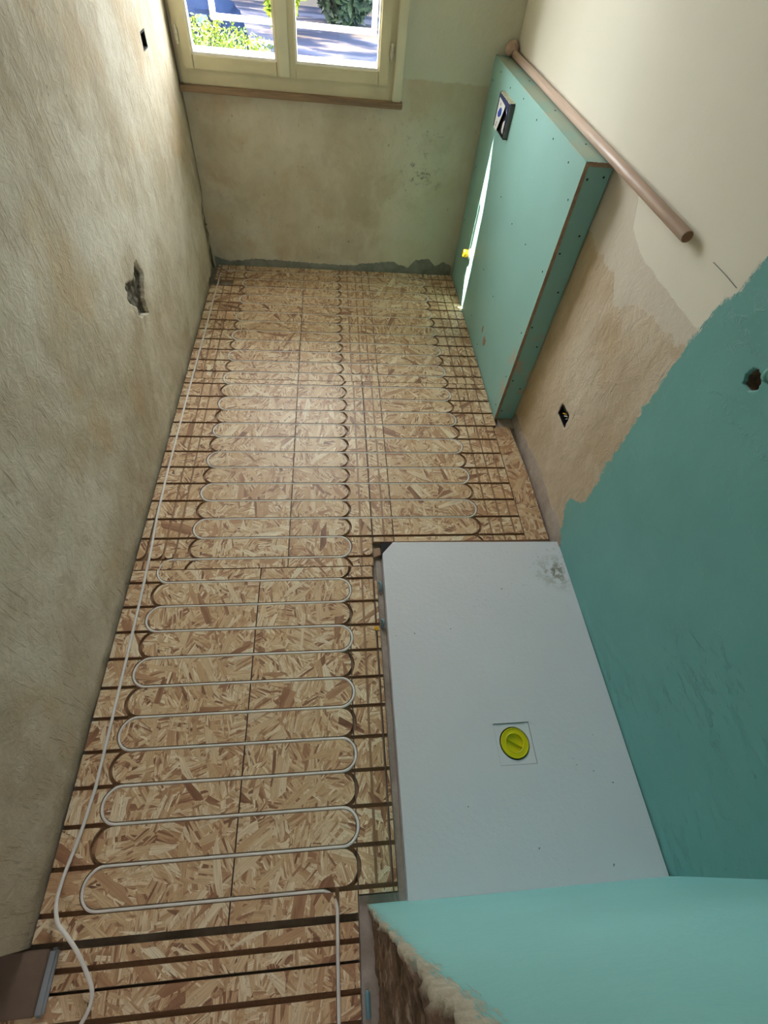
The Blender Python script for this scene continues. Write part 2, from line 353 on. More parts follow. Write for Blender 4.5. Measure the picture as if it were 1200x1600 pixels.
def inpoly(x, y, P):
    c = False; j = len(P)-1
    for i in range(len(P)):
        if (P[i][1] > y) != (P[j][1] > y) and x < (P[j][0]-P[i][0])*(y-P[i][1])/(P[j][1]-P[i][1])+P[i][0]: c = not c
        j = i
    return c
def grid_wall(us, vs, f, extra=None):
    bm = bmesh.new(); G = [[bm.verts.new(f(u, v)) for v in vs] for u in us]
    for i in range(len(us)-1):
        for j in range(len(vs)-1): bm.faces.new((G[i][j], G[i+1][j], G[i+1][j+1], G[i][j+1]))
    return bm
def lines(a, b, coarse, fines):
    out = [a]; x = a
    while x < b-1e-6:
        s = coarse
        for p, q, st in fines:
            if p-1e-6 <= x < q: s = st
            elif x < p < x+s: s = p-x
        x = min(b, x+s); out.append(x)
    return out

# ------------------------------------------------------------------ structure
YF, XR, H = 3.4435, 1.7954, 2.7
struct(obj('floor', bx((-1.2, -2.7, -.14), (XR+.3, YF+.2, -.02)), M['concrete']))
struct(obj('ceiling', bx((-1.2, -2.7, H), (XR+.3, YF+.2, H+.15)), M['ceil']))
# left wall: uneven plaster skin with socket hole, chased-out hole and a broken corner
HOLE = [(2.067, .672), (2.092, .631), (2.053, .599), (2.014, .561), (2.012, .525), (2.015, .495), (1.952, .523), (1.926, .525), (1.907, .55), (1.913, .573), (1.886, .609), (1.857, .633), (1.849, .653), (1.878, .664), (1.865, .689), (1.9, .689), (1.966, .665), (1.998, .679), (2.03, .70), (2.06, .70)]
CORN = [(3.46, .46), (3.40, .40), (3.33, .38), (3.28, .31), (3.30, .22), (3.26, .16), (3.24, .08), (3.10, .03), (3.10, -.1), (3.46, -.1)]
def fl(y, z):
    x = .006*nz(y*1.3, z*1.3, 1)+.003*nz(y*6, z*6, 2)+.0012*nz(y*22, z*22, 4)
    x += .012*math.exp(-((y-3.2)/.09)**2)*(.4+.6*math.exp(-(z/.7)**2))
    if z < .03 and y < 3.0: x = min(x, .0)-.002+.004*nz(y*20, 3, 3)
    if 2.884 < y < 2.966 and 1.182 < z < 1.243: x = -.045
    elif inpoly(y+.006*nz(y*60, z*60, 1), z+.006*nz(y*60, z*60, 9), HOLE): x = -.026-.018*nz(y*30, z*30, 5)
    elif inpoly(y+.02*nz(y*25, z*25, 1), z+.02*nz(y*25, z*25, 9), CORN): x = -.016-.012*nz(y*18, z*18, 5)
    return (x, y, z)
bm = grid_wall(lines(-.122, YF+.02, .03, [(1.83, 2.11, .004), (2.86, 2.99, .004), (3.08, 3.46, .01)]), lines(-.02, H, .03, [(-.02, .46, .012), (.47, .72, .004), (1.16, 1.26, .004)]), fl)
o = obj('wall_left', bm, M['left'], smooth=True); struct(o)
bm = bx((-.30, -.122, -.02), (-.06, YF+.2, H)); box(bm, (-.06, -.124, -.02), (-.003, -.10, H)); struct(obj('wall_left', bm, M['left']))
# far wall with the window opening
WX0, WX1, WZ0, WZ1 = .02, 1.145, .96, 2.45
bm = bmesh.new()
def ff(x, z): return (x, YF+.002-(.003*nz(x*2, z*2, 7)+.0015*nz(x*9, z*9, 8)), z)
xs = lines(-.02, XR+.02, .04, []); zs = lines(-.02, H, .04, [])
def part(u0, u1, v0, v1):
    b2 = [u for u in xs if u0 < u < u1]; c2 = [v for v in zs if v0 < v < v1]
    us = [u0]+b2+[u1]; vs = [v0]+c2+[v1]; G = [[bm.verts.new(ff(u, v)) for v in vs] for u in us]
    for i in range(len(us)-1):
        for j in range(len(vs)-1): bm.faces.new((G[i][j], G[i+1][j], G[i+1][j+1], G[i][j+1]))
part(-.06, XR+.02, -.02, WZ0); part(WX1, XR+.02, WZ0, WZ1); part(-.06, WX0, WZ0, WZ1); part(-.06, XR+.02, WZ1, H)
bmesh.ops.remove_doubles(bm, verts=bm.verts, dist=.0005)
struct(obj('wall_far', bm, M['far'], smooth=True))
bm = bmesh.new()
for a, b in (((-.3, YF+.012, -.6), (XR+.3, YF+.2, WZ0)), ((WX1, YF+.012, WZ0), (XR+.3, YF+.2, WZ1)), ((-.3, YF+.012, WZ0), (WX0, YF+.2, WZ1)), ((-.3, YF+.012, WZ1), (XR+.3, YF+.2, H+.15))): box(bm, a, b)
struct(obj('wall_far', bm, M['ext']))
# right wall
RH = [(.884, 1.111), (.87, 1.118), (.857, 1.114), (.84, 1.103), (.836, 1.088), (.85, 1.071), (.866, 1.067), (.88, 1.072), (.889, 1.088)]
RS = [(1.549, .425), (1.462, .432), (1.453, .42), (1.448, .37), (1.542, .366), (1.549, .407)]
def fr(y, z):
    e = 1 if (z > .97 and y > 1.1) else 0
    x = (.004*nz(y*1.5, z*1.5, 11)+.0025*nz(y*7, z*7, 12)*(1-e)+.001*nz(y*24, z*24, 13)*(1-e))
    if inpoly(y+.003*nz(y*70, z*70, 1), z+.003*nz(y*70, z*70, 2), RH): return (XR+.03+.015*(1.1-z)/.04*0-.01*nz(y*40, z*40, 3), y, z)
    if inpoly(y, z, RS): return (XR+.045, y, z)
    return (XR-x-.0, y, z)
bm = grid_wall(lines(-.13, YF+.02, .03, [(.82, .90, .003), (1.43, 1.57, .004)]), lines(-.02, H, .03, [(.35, .445, .004), (1.05, 1.13, .003)]), fr)
struct(obj('wall_right', bm, M['right'], smooth=True))
struct(obj('wall_right', bx((XR+.08, -2.7, -.02), (XR+.3, YF+.2, H)), M['right']))
# partition wall: window-facing face painted teal, broken brick end
bm = bmesh.new(); ys = [-.1, -.106]+[-.112-.0085*i for i in range(34)]
zs2 = lines(-.02, H, .03, [(-.02, 1.5, .008)])
def fe(i, z):
    y = ys[i]; j = max(0, (i-2))/32.0
    x = .886+.009*nz(z*18, 1, y*10)+.007*nz(z*60, 4, y*30)
    if i >= 2: x += min(1, (i-1)/3)*.010+.013*nz(z*9, y*7, 3)+.010*nz(z*30, y*14, 8)+.008*nz(z*75, y*60, 5)
    if i == 1: x += .004*nz(z*90, 2, 2)
    if z < .3: x += .05*(1-z/.3)*min(1, j*1.5)*.3
    return (x, y, z)
G = [[bm.verts.new(fe(i, z)) for z in zs2] for i in range(len(ys))]
FX = [.92, .96, 1.0, 1.1, 1.3, 1.5, XR+.02]
FG = [[bm.verts.new((x, -.1+.0025*nz(x*4, z*4, 21)*(1 if x < 1.75 else 0), z)) for z in zs2] for x in FX]
allc = [G[len(ys)-1-i] for i in range(len(ys))]+FG
for A, B in zip(allc, allc[1:]):
    for j in range(len(zs2)-1): bm.faces.new((A[j], B[j], B[j+1], A[j+1]))
struct(obj('wall_partition', bm, M['part'], smooth=True))
struct(obj('wall_partition', bx((.96, -.40, -.02), (XR+.08, -.13, H)), M['part']))
# walls of the room behind the camera, plus an opening added for fill light
bm = bmesh.new()
for a, b in (((-1.2, -2.7, -.02), (.5, -2.55, H)), ((.85, -2.7, -.02), (XR+.3, -2.55, H)), ((.5, -2.7, 1.9), (.85, -2.55, H)), ((.5, -2.7, -.02), (.85, -2.55, 1.3))): box(bm, a, b)
struct(obj('wall_back', bm, M['ceil']))
struct(obj('wall_side', bx((-1.35, -2.7, -.02), (-1.2, YF+.2, H)), M['ceil']))
# cement bands: ragged mortar at the foot of the far wall, cove along the right wall
def band(name, pts, axis, mat, seed, step=.012, dep=.007):
    bm = bmesh.new(); rows = []; u = pts[0][0]
    while u <= pts[-1][0]:
        for (a, ha), (b, hb) in zip(pts, pts[1:]):
            if a <= u <= b: h = ha+(hb-ha)*(u-a)/(b-a)
        h = max(.008, h+.010*nz(u*30, seed, 0)+.006*nz(u*90, seed, 4)); row = []
        for k in range(5):
            t = k/4; d = dep*(1-t**3)+.003*nz(u*40, t*5, seed)*(1-t)-(.003 if k == 4 else 0)
            z = -.02+(h+.02)*t
            row.append(bm.verts.new((u, YF-.001-d, z) if axis == 'x' else (XR-d, u, z)))
        rows.append(row); u += step
    for A, B in zip(rows, rows[1:]):
        for k in range(4): bm.faces.new((A[k], B[k], B[k+1], A[k+1]))
    return struct(obj(name, bm, mat, smooth=True))
band('trim_1', [(.0, .05), (.1, .02), (.278, .045), (.5, .04), (.721, .033), (.98, .03), (1.0, .045), (1.221, .076), (1.35, .037), (1.403, .095), (1.504, .10), (1.55, .05), (1.6, .09), (1.68, .05)], 'x', M['mortar'], 3)
band('trim_2', [(1.06, .06), (1.18, .10), (1.26, .075), (1.43, .095), (1.62, .065), (1.77, .05), (1.92, .04)], 'y', M['strip'], 8, .012, .014)
band('trim_5', [(-.098, .085), (.2, .09), (.5, .082), (.8, .09), (1.08, .08)], 'y', M['right'], 17, .012, .006)
bm = bmesh.new(); box(bm, (1.70, 1.845, -.02), (1.79, 1.93, -.006)); box(bm, (.8615, -.46, -.02), (.96, -.13, -.012)); box(bm, (.8615, -.13, -.02), (.997, -.0795, -.0125)); box(bm, (.9765, -.0795, -.02), (.9975, 1.03, -.0125))
struct(obj('trim_3', bm, M['strip']))

# ------------------------------------------------------------------ window
w = struct(bpy.data.objects.new('window_1', None)); C.objects.link(w); w.location = (.6, 3.42, .97)
obj('window_sill', bx((.005, 3.385, .940), (1.2, 3.5, .967), .003), M['sill'], w)
obj('outer_sill', bx((.02, 3.47, .955), (1.145, 3.68, 1.075), .004), M['stone'], w)
bm = bmesh.new()
for a, b in (((.018, 3.424, .967), (.055, 3.48, WZ1)), ((1.105, 3.424, .967), (1.145, 3.48, WZ1)), ((.055, 3.424, .967), (1.105, 3.48, 1.05)), ((.055, 3.424, 2.40), (1.105, 3.48, WZ1))): box(bm, a, b, .002)
obj('window_frame', bm, M['frame'], w)
obj('casing', bx((1.143, 3.405, .966), (1.192, 3.45, WZ1+.05), .004), M['frame2'], w)
def sash(x0, x1, gx0, gx1, xo=None):
    y0, y1, z0, z1, gz0, gz1 = 3.405, 3.46, 1.032, 2.41, 1.099, 2.34
    bm = bmesh.new()
    box(bm, (x0, y0, z0), (gx0-.010, y1, z1), .002); box(bm, (gx1+.010, y0, z0), (x1, y1, z1), .002)
    box(bm, (gx0-.0075, y0+.003, z0), (gx1+.0075, y1, gz0-.012), .002); box(bm, (gx0-.0075, y0+.002, gz1+.012), (gx1+.0075, y1, z1), .002)
    s = obj('sash', bm, M['frame'], w)
    bm = bmesh.new()
    box(bm, (gx0-.010, y0+.008, gz0-.012), (gx0, y1-.008, gz1+.012)); box(bm, (gx1, y0+.008, gz0-.012), (gx1+.010, y1-.008, gz1+.012))
    box(bm, (gx0, y0+.008, gz0-.012), (gx1, y1-.008, gz0)); box(bm, (gx0, y0+.008, gz1), (gx1, y1-.008, gz1+.012))
    obj('glazing_bead', bm, M['bead'], s)
    obj('pane', bx((gx0-.002, 3.433, gz0-.002), (gx1+.002, 3.437, gz1+.002)), M['glass'], s)
sash(.045, .572, .102, .513); sash(.576, 1.112, .630, 1.050)
obj('meeting_cover', bx((.534, 3.393, 1.034), (.588, 3.405, 2.40), .003), M['frame2'], w)
for hx, hz in ((1.122, 1.168), (.036, 1.16), (1.122, 2.2), (.036, 2.2)):
    bm = lathe(bmesh.new(), [(0, -.034), (.0065, -.034), (.007, -.003), (.004, -.002), (.004, .002), (.007, .003), (.0065, .034), (0, .036)], (hx, 3.398, hz), (0, 0, 1), 14)
    box(bm, (hx-.012, 3.408, hz-.025), (hx+.012, 3.412, hz+.025)); obj('hinge', bm, M['brass'], w, True)

# ------------------------------------------------------------------ OSB floor panels with milled pipe grooves
Z0, ZG = -.018, -.012       # underside, groove bottom (top is z = 0)
GW = .0118; RI = .05-GW/2; RO = .05+GW/2
def off(k): return -.010 if k <= 9 else (-.004 if k == 10 else (0.0 if k <= 21 else .012))
def yc(k): return .1*k+off(k)
def ygr(k): return (yc(k)+yc(k+1))/2     # groove between rows k and k+1
def clip(P, r):
    x0, y0, x1, y1 = r
    for ax, lim, sgn in ((0, x0, 1), (0, x1, -1), (1, y0, 1), (1, y1, -1)):
        out = []; n = len(P)
        for i in range(n):
            a, b = P[i-1], P[i]; ia = (a[ax]-lim)*sgn >= -1e-9; ib = (b[ax]-lim)*sgn >= -1e-9
            if ia != ib:
                t = (lim-a[ax])/(b[ax]-a[ax]); out.append((a[0]+(b[0]-a[0])*t, a[1]+(b[1]-a[1])*t))
            if ib: out.append(b)
        P = out
        if len(P) < 3: return []
    q = []
    for p in P:
        if not q or (abs(p[0]-q[-1][0])+abs(p[1]-q[-1][1])) > 1e-5: q.append(p)
    if len(q) > 2 and abs(q[0][0]-q[-1][0])+abs(q[0][1]-q[-1][1]) < 1e-5: q.pop()
    A = sum(q[i-1][0]*q[i][1]-q[i][0]*q[i-1][1] for i in range(len(q)))/2
    return q if len(q) > 2 and abs(A) > 2e-5 else []
def side(d, y0, y1, which):
    """edge profile of divider d facing left ('l' = right boundary of island on its left) or right; points bottom to top"""
    kind, x = d; c = (y0+y1)/2; h = (y1-y0)/2
    if kind == 'v':
        gv = .0085 if x < .79 or x > .81 else GW
        xx = x-gv/2 if which == 'l' else x+gv/2; return [(xx, y0), (xx, y1)]
    ts = [-1+2*i/22 for i in range(23)]; pts = []
    for t in ts:
        a = t*math.pi/2; yy = h*math.sin(a) if True else 0
        if kind == 'L':     # "(" bulging to the left, leftmost centreline x
            xc = x+.05
            if which == 'l': pts.append((xc-math.sqrt(max(0, RO*RO-yy*yy)), c+yy))
            else: pts.append((xc-math.sqrt(max(0, RI*RI-(yy*RI/h)**2)), c+yy))
        else:               # ")" rightmost centreline x
            xc = x-.05
            if which == 'l': pts.append((xc+math.sqrt(max(0, RI*RI-(yy*RI/h)**2)), c+yy))
            else: pts.append((xc+math.sqrt(max(0, RO*RO-yy*yy)), c+yy))
    return pts
def islands(divs, y0, y1, rb=0):
    divs = [('v', -1)]+sorted(divs, key=lambda d: d[1])+[('v', 3)]; out = []
    for a, b in zip(divs, divs[1:]):
        L = side(a, y0, y1, 'r'); Rr = side(b, y0, y1, 'l')
        if rb and a[0] == 'v' and b[0] == 'v':
            x0, x1 = L[0][0], Rr[0][0]; r = min(rb, (x1-x0)/2.02) if a[1] > -.9 and b[1] < 2.9 else rb
            P = []
            if a[1] > -.9: P += [(x0+r-r*math.cos(t), y0+r-r*math.sin(t)) for t in [math.pi/2*i/6 for i in range(7)]]
            else: P += [(x0, y0)]
            Q = [(x1-r+r*math.sin(t), y0+r-r*math.cos(t)) for t in [math.pi/2*i/6 for i in range(7)]]
            out.append(P+Q+[(x1, y1), (x0, y1)])
        else: out.append(L[:1]+Rr+L[:0:-1] if len(L) > 1 else L+Rr)
    return out
def panel(rects, rows, mat, label, name='grooved_floor_panel', top=0.0, cat='floor panel'):
    bm = bmesh.new()
    for r in rects:
        e = .0021; rr = (r[0]+e, r[1]+e, r[2]-e, r[3]-e)
        box(bm, (rr[0], rr[1], Z0), (rr[2], rr[3], ZG))
        for divs, y0, y1, rb in rows:
            if y1 < r[1] or y0 > r[3]: continue
            for P in islands(divs, max(y0, y0), y1, rb):
                P = clip(P, rr)
                if P: prz(bm, P, ZG, top)
            for kd, dx in divs:          # lengthwise service grooves are milled shallower
                if kd == 'v' and dx not in (.80,):
                    a0, a1 = max(rr[0], dx-GW/2), min(rr[2], dx+GW/2); c0, c1 = max(rr[1], y0), min(rr[3], y1)
                    if a1-a0 > .001 and c1-c0 > .002: box(bm, (a0, c0, ZG), (a1, c1, -.003 if dx > .05 else ZG+.001))
    return tag(obj(name, bm, mat), label, cat, 'strand board floor panels')
def rowsfor(k0, k1, divs, rbs={}):
    out = []
    for k in range(k0, k1+1):
        y0 = ygr(k-1)+GW/2; y1 = ygr(k)-GW/2
        out.append((divs, y0, y1, rbs.get(k, 0)))
    return out
dA = [('v', .043), ('v', .088), ('v', .140), ('L', .205), ('R', .862), ('v', .910), ('v', .966), ('v', 1.013), ('R', 1.465), ('v', 1.522), ('v', 1.575), ('v', 1.628)]
dB = [('v', .036), ('v', .105), ('v', .150), ('L', .203), ('R', .874), ('v', .918), ('v', .969), ('v', 1.020), ('R', 1.465), ('v', 1.512), ('v', 1.567), ('v', 1.620)]
dC = [('L', .097), ('R', .866), ('v', .914), ('v', .960)]
rA = rowsfor(22, 34, dA, {22: .03, 23: .03}); rB = rowsfor(10, 22, dB, {10: .03, 11: .03}); rC = rowsfor(0, 10, dC)
rC.append(([('v', .80)], ygr(-2)+GW/2, ygr(-1)-GW/2, 0))
SA, SB = 2.198, 1.0
mats = [osb('strand_board_%s' % n, i+1) for i, n in enumerate('abcdefghij')]
YE = 3.432
panel([(.0, SA, .61, 3.172), (.137, 3.172, .61, 3.235), (.018, 3.235, .61, YE)], rA, mats[0], 'grooved strand board panel in the far left corner under the window, notched at the left wall')
panel([(.61, SA, 1.062, YE)], rA, mats[1], 'narrow middle strand board panel touching the far wall, holding a column of curved grooves')
panel([(1.062, SA, 1.682, YE)], rA, mats[2], 'far right strand board panel running along the foot of the green boxing')
panel([(.0, SB, .61, SA)], rB, mats[3], 'strand board panel along the left wall in the middle of the room')
panel([(.61, SB, .968, SA), (.968, 1.118, 1.062, SA)], rB, mats[4], 'narrow central strand board panel just beyond the corner of the shower tray')
panel([(1.062, 1.118, 1.662, 1.85), (1.062, 1.85, 1.682, SA)], rB, mats[5], 'strand board panel beyond the shower tray, right of the centre, ending beside the green boxing')
panel([(.0, -.118, .503, SB)], rC, mats[6], 'near left strand board panel beside the left wall, under the wide pipe loops')
panel([(.503, -.118, .860, SB), (.860, -.078, .962, SB), (.962, -.078, .976, .93)], rC, mats[7], 'near right strand board panel between the left-hand panel and the shower tray')
panel([(.0, -.215, .86, -.132)], [([('v', .80)], -.5, -.1805, 0), ([('v', .80)], -.168, 0, 0)], mats[8], 'strand board strip across the doorway, the one next to the looped pipe field', 'floor_strip')
panel([(-.25, -.80, .86, -.2175)], [([('v', .80)], -.9, -.34, 0), ([('v', .80)], -.326, -.281, 0), ([('v', .80)], -.268, 0, 0)], mats[9], 'wide strand board strip at the bottom edge of the photo in the doorway', 'floor_strip')
bm = bmesh.new(); prz(bm, [(1.664, 1.835), (1.680, 1.842), (1.684, 1.845), (1.752, 1.842), (1.772, 1.50), (1.770, 1.122), (1.664, 1.122)], Z0, -.001)
tag(obj('floor_strip', bm, mats[2]), 'smooth ungrooved strand board strip along the right wall between green boxing and shower tray', 'floor panel', 'strand board floor panels')
bm = bmesh.new(); prz(bm, [(.968, 1.042), (1.0, 1.055), (1.0, 1.09), (.968, 1.086)], Z0+.002, -.002)
tag(obj('board_offcut', bm, mats[5]), 'small strand board offcut wedged at the black corner of the shower tray', 'offcut')

# ------------------------------------------------------------------ heating pipe in one run
path = []
def arc(cx, cy, r, a0, a1, n=14): path.extend([(cx+r*math.cos(math.radians(a0+(a1-a0)*i/n)), cy+r*math.sin(math.radians(a0+(a1-a0)*i/n)), -.0055) for i in range(n+1)])
path += [(.803, -.75, -.002), (.803, -.5, -.002), (.801, -.3, -.003), (.800, -.2, -.003)]
arc(.750, ygr(-1)-.05, .05, 0, 90)
path += [(.6, ygr(-1), -.0055), (.35, ygr(-1), -.0055)]
def leftarc(k, x): arc(x+.05, yc(k), .05, 270, 90)
def rightarc(k, x): arc(x-.05, yc(k), .05, -90, 90)
def larc(k, x): # arrives heading left at the lower groove, leaves heading right at the upper one
    r = (ygr(k)-ygr(k-1))/2; c = (ygr(k)+ygr(k-1))/2
    path.extend([(x+.05-.05*math.cos(math.radians(t)), c+r*math.sin(math.radians(t)), -.0055) for t in range(-90, 91, 12)]+[(x+.05, c+r, -.0055)])
def rarc(k, x):
    r = (ygr(k)-ygr(k-1))/2; c = (ygr(k)+ygr(k-1))/2
    path.extend([(x-.05+.05*math.cos(math.radians(t)), c+r*math.sin(math.radians(t)), -.0055) for t in range(-90, 91, 12)]+[(x-.05, c+r, -.0055)])
for k in range(0, 34):
    if k <= 11: larc(k, .097 if k <= 10 else .2) if k % 2 == 0 else rarc(k, .866 if k <= 10 else .872)
    else: larc(k, .204) if k % 2 == 0 else rarc(k, 1.465)
path += [(.5, ygr(33), -.0055), (.16, ygr(33), -.0055)]
arc(.095, ygr(33)-.05, .05, 90, 180, 8)
path += [(.043, 3.0, -.004), (.041, 2.6, -.003), (.037, 2.2, -.002), (.036, 1.8, -.002), (.036, 1.5, -.002), (.042, 1.25, .002), (.053, 1.1, .006), (.06, .9, .007), (.064, .66, .007), (.067, .4, .007), (.068, .24, .007), (.058, .12, .008), (.045, .03, .012), (.046, -.03, .02), (.066, -.075, .028), (.10, -.105, .03), (.135, -.14, .028), (.165, -.18, .022), (.185, -.215, .016), (.186, -.245, .012), (.172, -.275, .008), (.155, -.31, .007), (.14, -.36, .007), (.13, -.42, .007)]
# resample and smooth loose end
def cat(P, i, t):
    a, b, c, d = [Vector(P[min(max(i+j, 0), len(P)-1)]) for j in (-1, 0, 1, 2)]
    return .5*((2*b)+(c-a)*t+(2*a-5*b+4*c-d)*t*t+(3*b-a-3*c+d)*t**3)
tail = path[-14:]; body = path[:-14]
sm = [cat(tail, i, t/5) for i in range(len(tail)-1) for t in range(5)]+[Vector(tail[-1])]
full = [Vector(p) for p in body]+sm; cl = [full[0]]
for p in full[1:]:
    if (p-cl[-1]).length > .002: cl.append(p)
tag(obj('heating_pipe', sweep(bmesh.new(), cl, .0050, 12), M['tube'], smooth=True), 'thin white underfloor heating pipe snaking back and forth through the strand board grooves', 'pipe')

# ------------------------------------------------------------------ shower tray
t = thing('shower_tray', 'large pale grey rectangular shower tray with one clipped corner, set between teal walls', 'shower tray', (1.4, .5, -.02))
TZ = .035; sq = (1.337, .220, 1.463, .350)
bm = bmesh.new()
out = [(.998, -.1), (1.785, -.1), (1.789, 1.084), (1.052, 1.094), (1.003, 1.038)]
A = [bm.verts.new((x, y, TZ)) for x, y in out]; B = [bm.verts.new((x, y, -.02)) for x, y in out]
n = len(out)
for i in range(n): bm.faces.new((A[i], A[(i+1) % n], B[(i+1) % n], B[i]))
bm.faces.new(B)
# top with square opening: four quads-ish around it
q = [bm.verts.new((sq[a], sq[b], TZ)) for a, b in ((0, 1), (2, 1), (2, 3), (0, 3))]
bm.faces.new((A[0], A[1], q[1], q[0])); bm.faces.new((A[1], A[2], q[2], q[1])); bm.faces.new((A[2], A[3], q[3], q[2])); bm.faces.new((A[3], A[4], A[0], q[0], q[3]))
q2 = [bm.verts.new((v.co.x, v.co.y, TZ-.004)) for v in q]
for i in range(4): bm.faces.new((q[i], q[(i+1) % 4], q2[(i+1) % 4], q2[i]))
obj('tray_body', bm, M['tray'], t)
# sunk square around the waste, with a round hole
bm = bmesh.new(); cx, cy = 1.400, .286; N = 48
ring = [bm.verts.new((cx+.0515*math.cos(2*math.pi*i/N), cy+.0515*math.sin(2*math.pi*i/N), TZ-.003)) for i in range(N)]
def sqp(a):
    c, s = math.cos(a), math.sin(a); k = .0615/max(abs(c), abs(s)); return (1.400+c*k, .285+s*k*1.03, TZ-.003)
outer = [bm.verts.new(sqp(2*math.pi*i/N)) for i in range(N)]
dn = [bm.verts.new((v.co.x, v.co.y, TZ-.03)) for v in ring]
for i in range(N):
    j = (i+1) % N; bm.faces.new((ring[i], ring[j], outer[j], outer[i])); bm.faces.new((ring[i], dn[i], dn[j], ring[j]))
obj('waste_surround', bm, M['tray'], t)
pl = thing('drain_plug', 'round yellow plastic plug with a diagonal grip bar in the shower tray waste', 'drain plug', (cx, cy, TZ-.03))
obj('seal_ring', lathe(bmesh.new(), [(0, -.012), (.0505, -.012), (.0505, -.008), (.046, -.009), (0, -.0095)], (cx, cy, TZ), (0, 0, 1), 48), M['black'], pl, True)
bm = lathe(bmesh.new(), [(0, -.0085), (.0465, -.0085), (.0478, -.002), (.047, .001), (.045, .0015), (.0435, -.0002), (.032, -.0002), (.0305, .001), (.029, .0), (.028, -.007), (0, -.007)], (cx, cy, TZ), (0, 0, 1), 48)
obj('plug_cap', bm, M['yellow'], pl, False)
bm = bx((-.029, -.0018, -.0075), (.029, .0018, -.0002), .0008); bmesh.ops.rotate(bm, verts=bm.verts, matrix=Matrix.Rotation(math.radians(-33), 3, 'Z')); bmesh.ops.translate(bm, verts=bm.verts, vec=(cx, cy, TZ)); obj('grip_bar', bm, M['yellow'], pl)
bm = prz(bmesh.new(), [(1.0005, 1.041), (1.0505, 1.0965), (.9985, 1.0965)], -.018, .026)
tag(obj('corner_block', bm, M['black']), 'black triangular block at the clipped corner of the shower tray', 'block')
for y, z, ln in ((.905, .0, .045), (.745, .0, .03)):
    bm = bmesh.new(); sweep(bm, [(.984, y-ln/2, -.008), (.989, y-ln/4, .002), (.990, y, .008), (.989, y+ln/4, .002), (.984, y+ln/2, -.008)], .005, 8)
    tag(obj('plastic_clip', bm, M['cyan'], smooth=True), 'pale blue plastic clip beside the tray, %s' % ('closer to the black corner block' if y > .8 else 'nearer the yellow screw plug'), 'clip', 'plastic clips beside the tray')
bm = lathe(bmesh.new(), [(0, -.004), (.004, -.004), (.004, .003), (.0085, .004), (.009, .006), (.003, .007), (.003, .005), (0, .005)], (.960, .722, -.002), (0, 0, 1), 14)
tag(obj('screw_plug', bm, M['ochre']), 'tiny yellow plastic screw plug in a board groove beside the shower tray', 'plug')
bm = lathe(bmesh.new(), [(0, -.002), (.007, -.002), (.007, .045), (.004, .05), (0, .05)], (.876, -.325, -.006), (0, 1, .02), 12)
tag(obj('wall_plug', bm, M['cyan'], smooth=True), 'pale blue plastic wall plug lying on cement beside the broken brick end', 'wall plug')

# ------------------------------------------------------------------ green plasterboard boxing
xB, yB, HB, TH = 1.684, 1.915, 1.194, .0125
t = thing('plasterboard_boxing', 'waist-high green plasterboard boxing against the right wall with a flush plate opening', 'boxing', (1.74, 2.68, -.02))
oy0, oy1, oz0, oz1 = 2.884, 3.112, .974, 1.119
bm = bmesh.new()
P0 = [(yB, -.018), (YF-.004, -.018), (YF-.004, HB), (yB, HB)]; I0 = [(oy0, oz0), (oy1, oz0), (oy1, oz1), (oy0, oz1)]
vo = {}
for x in (xB, xB+TH):
    vo[x] = ([bm.verts.new((x, y, z)) for y, z in P0], [bm.verts.new((x, y, z)) for y, z in I0])
    for i in range(4): bm.faces.new((vo[x][0][i], vo[x][0][(i+1) % 4], vo[x][1][(i+1) % 4], vo[x][1][i]))
for k in (0, 1):
    for i in range(4):
        a, b = vo[xB][k], vo[xB+TH][k]; bm.faces.new((a[i], a[(i+1) % 4], b[(i+1) % 4], b[i]))
fb = obj('front_board', bm, M['board'], t)
# raw gypsum edge strips, slightly ragged
def ragged_strip(p, q, wdir, w, d, mat, parent, seed, n=60):
    bm = bmesh.new(); p, q, wd = Vector(p), Vector(q), Vector(wdir); nd = Vector(d); rows = []
    for i in range(n+1):
        c = p.lerp(q, i/n); j1 = .0016*nz(i*.7, seed, 0); j2 = .0016*nz(i*.9, seed, 5)
        rows.append([bm.verts.new(c+wd*(-w/2+j1)), bm.verts.new(c+wd*(-w/2+j1)+nd), bm.verts.new(c+wd*(w/2+j2)+nd), bm.verts.new(c+wd*(w/2+j2))])
    for A, B in zip(rows, rows[1:]):
        for k in range(4): bm.faces.new((A[k], A[(k+1) % 4], B[(k+1) % 4], B[k]))
    bm.faces.new(rows[0]); bm.faces.new(rows[-1][::-1])
    return obj('raw_edge', bm, mat, parent)
ragged_strip((xB+TH*.55, yB-.0005, -.018), (xB+TH*.55, yB-.0005, HB-.002), (1, 0, 0), TH*1.15, (0, -.0025, 0), M['core'], fb, 1)
sb = obj('side_board', bx((xB+TH, yB+.003, -.018), (XR-.004, yB+.003+TH, HB-TH)), M['board'], t)
tb = obj('top_board', bx((xB+TH, yB+.0, HB-TH), (XR-.004, YF-.004, HB-.001)), M['board'], t)
ragged_strip((xB+TH, yB-.0005, HB-TH*.5), (XR-.006, yB-.0005, HB-TH*.5), (0, 0, 1), TH*1.1, (0, -.0025, 0), M['core'], tb, 3, 12)
sc0 = None
def screw(loc, axis, parent):
    global sc0
    if sc0 is None:
        sc0 = obj('screw', lathe(bmesh.new(), [(0, -.003), (.0036, -.001), (.0040, .0006), (.0030, .0010), (.0014, .0002), (0, .0002)], (0, 0, 0), (0, 0, 1), 12), M['screw'])
        o = sc0
    else: o = sc0.copy(); C.objects.link(o)
    o.parent = parent; o.matrix_parent_inverse = parent.matrix_basis.inverted()
    o.location = loc; o.rotation_euler = Vector(axis).to_track_quat('Z', 'Y').to_euler()
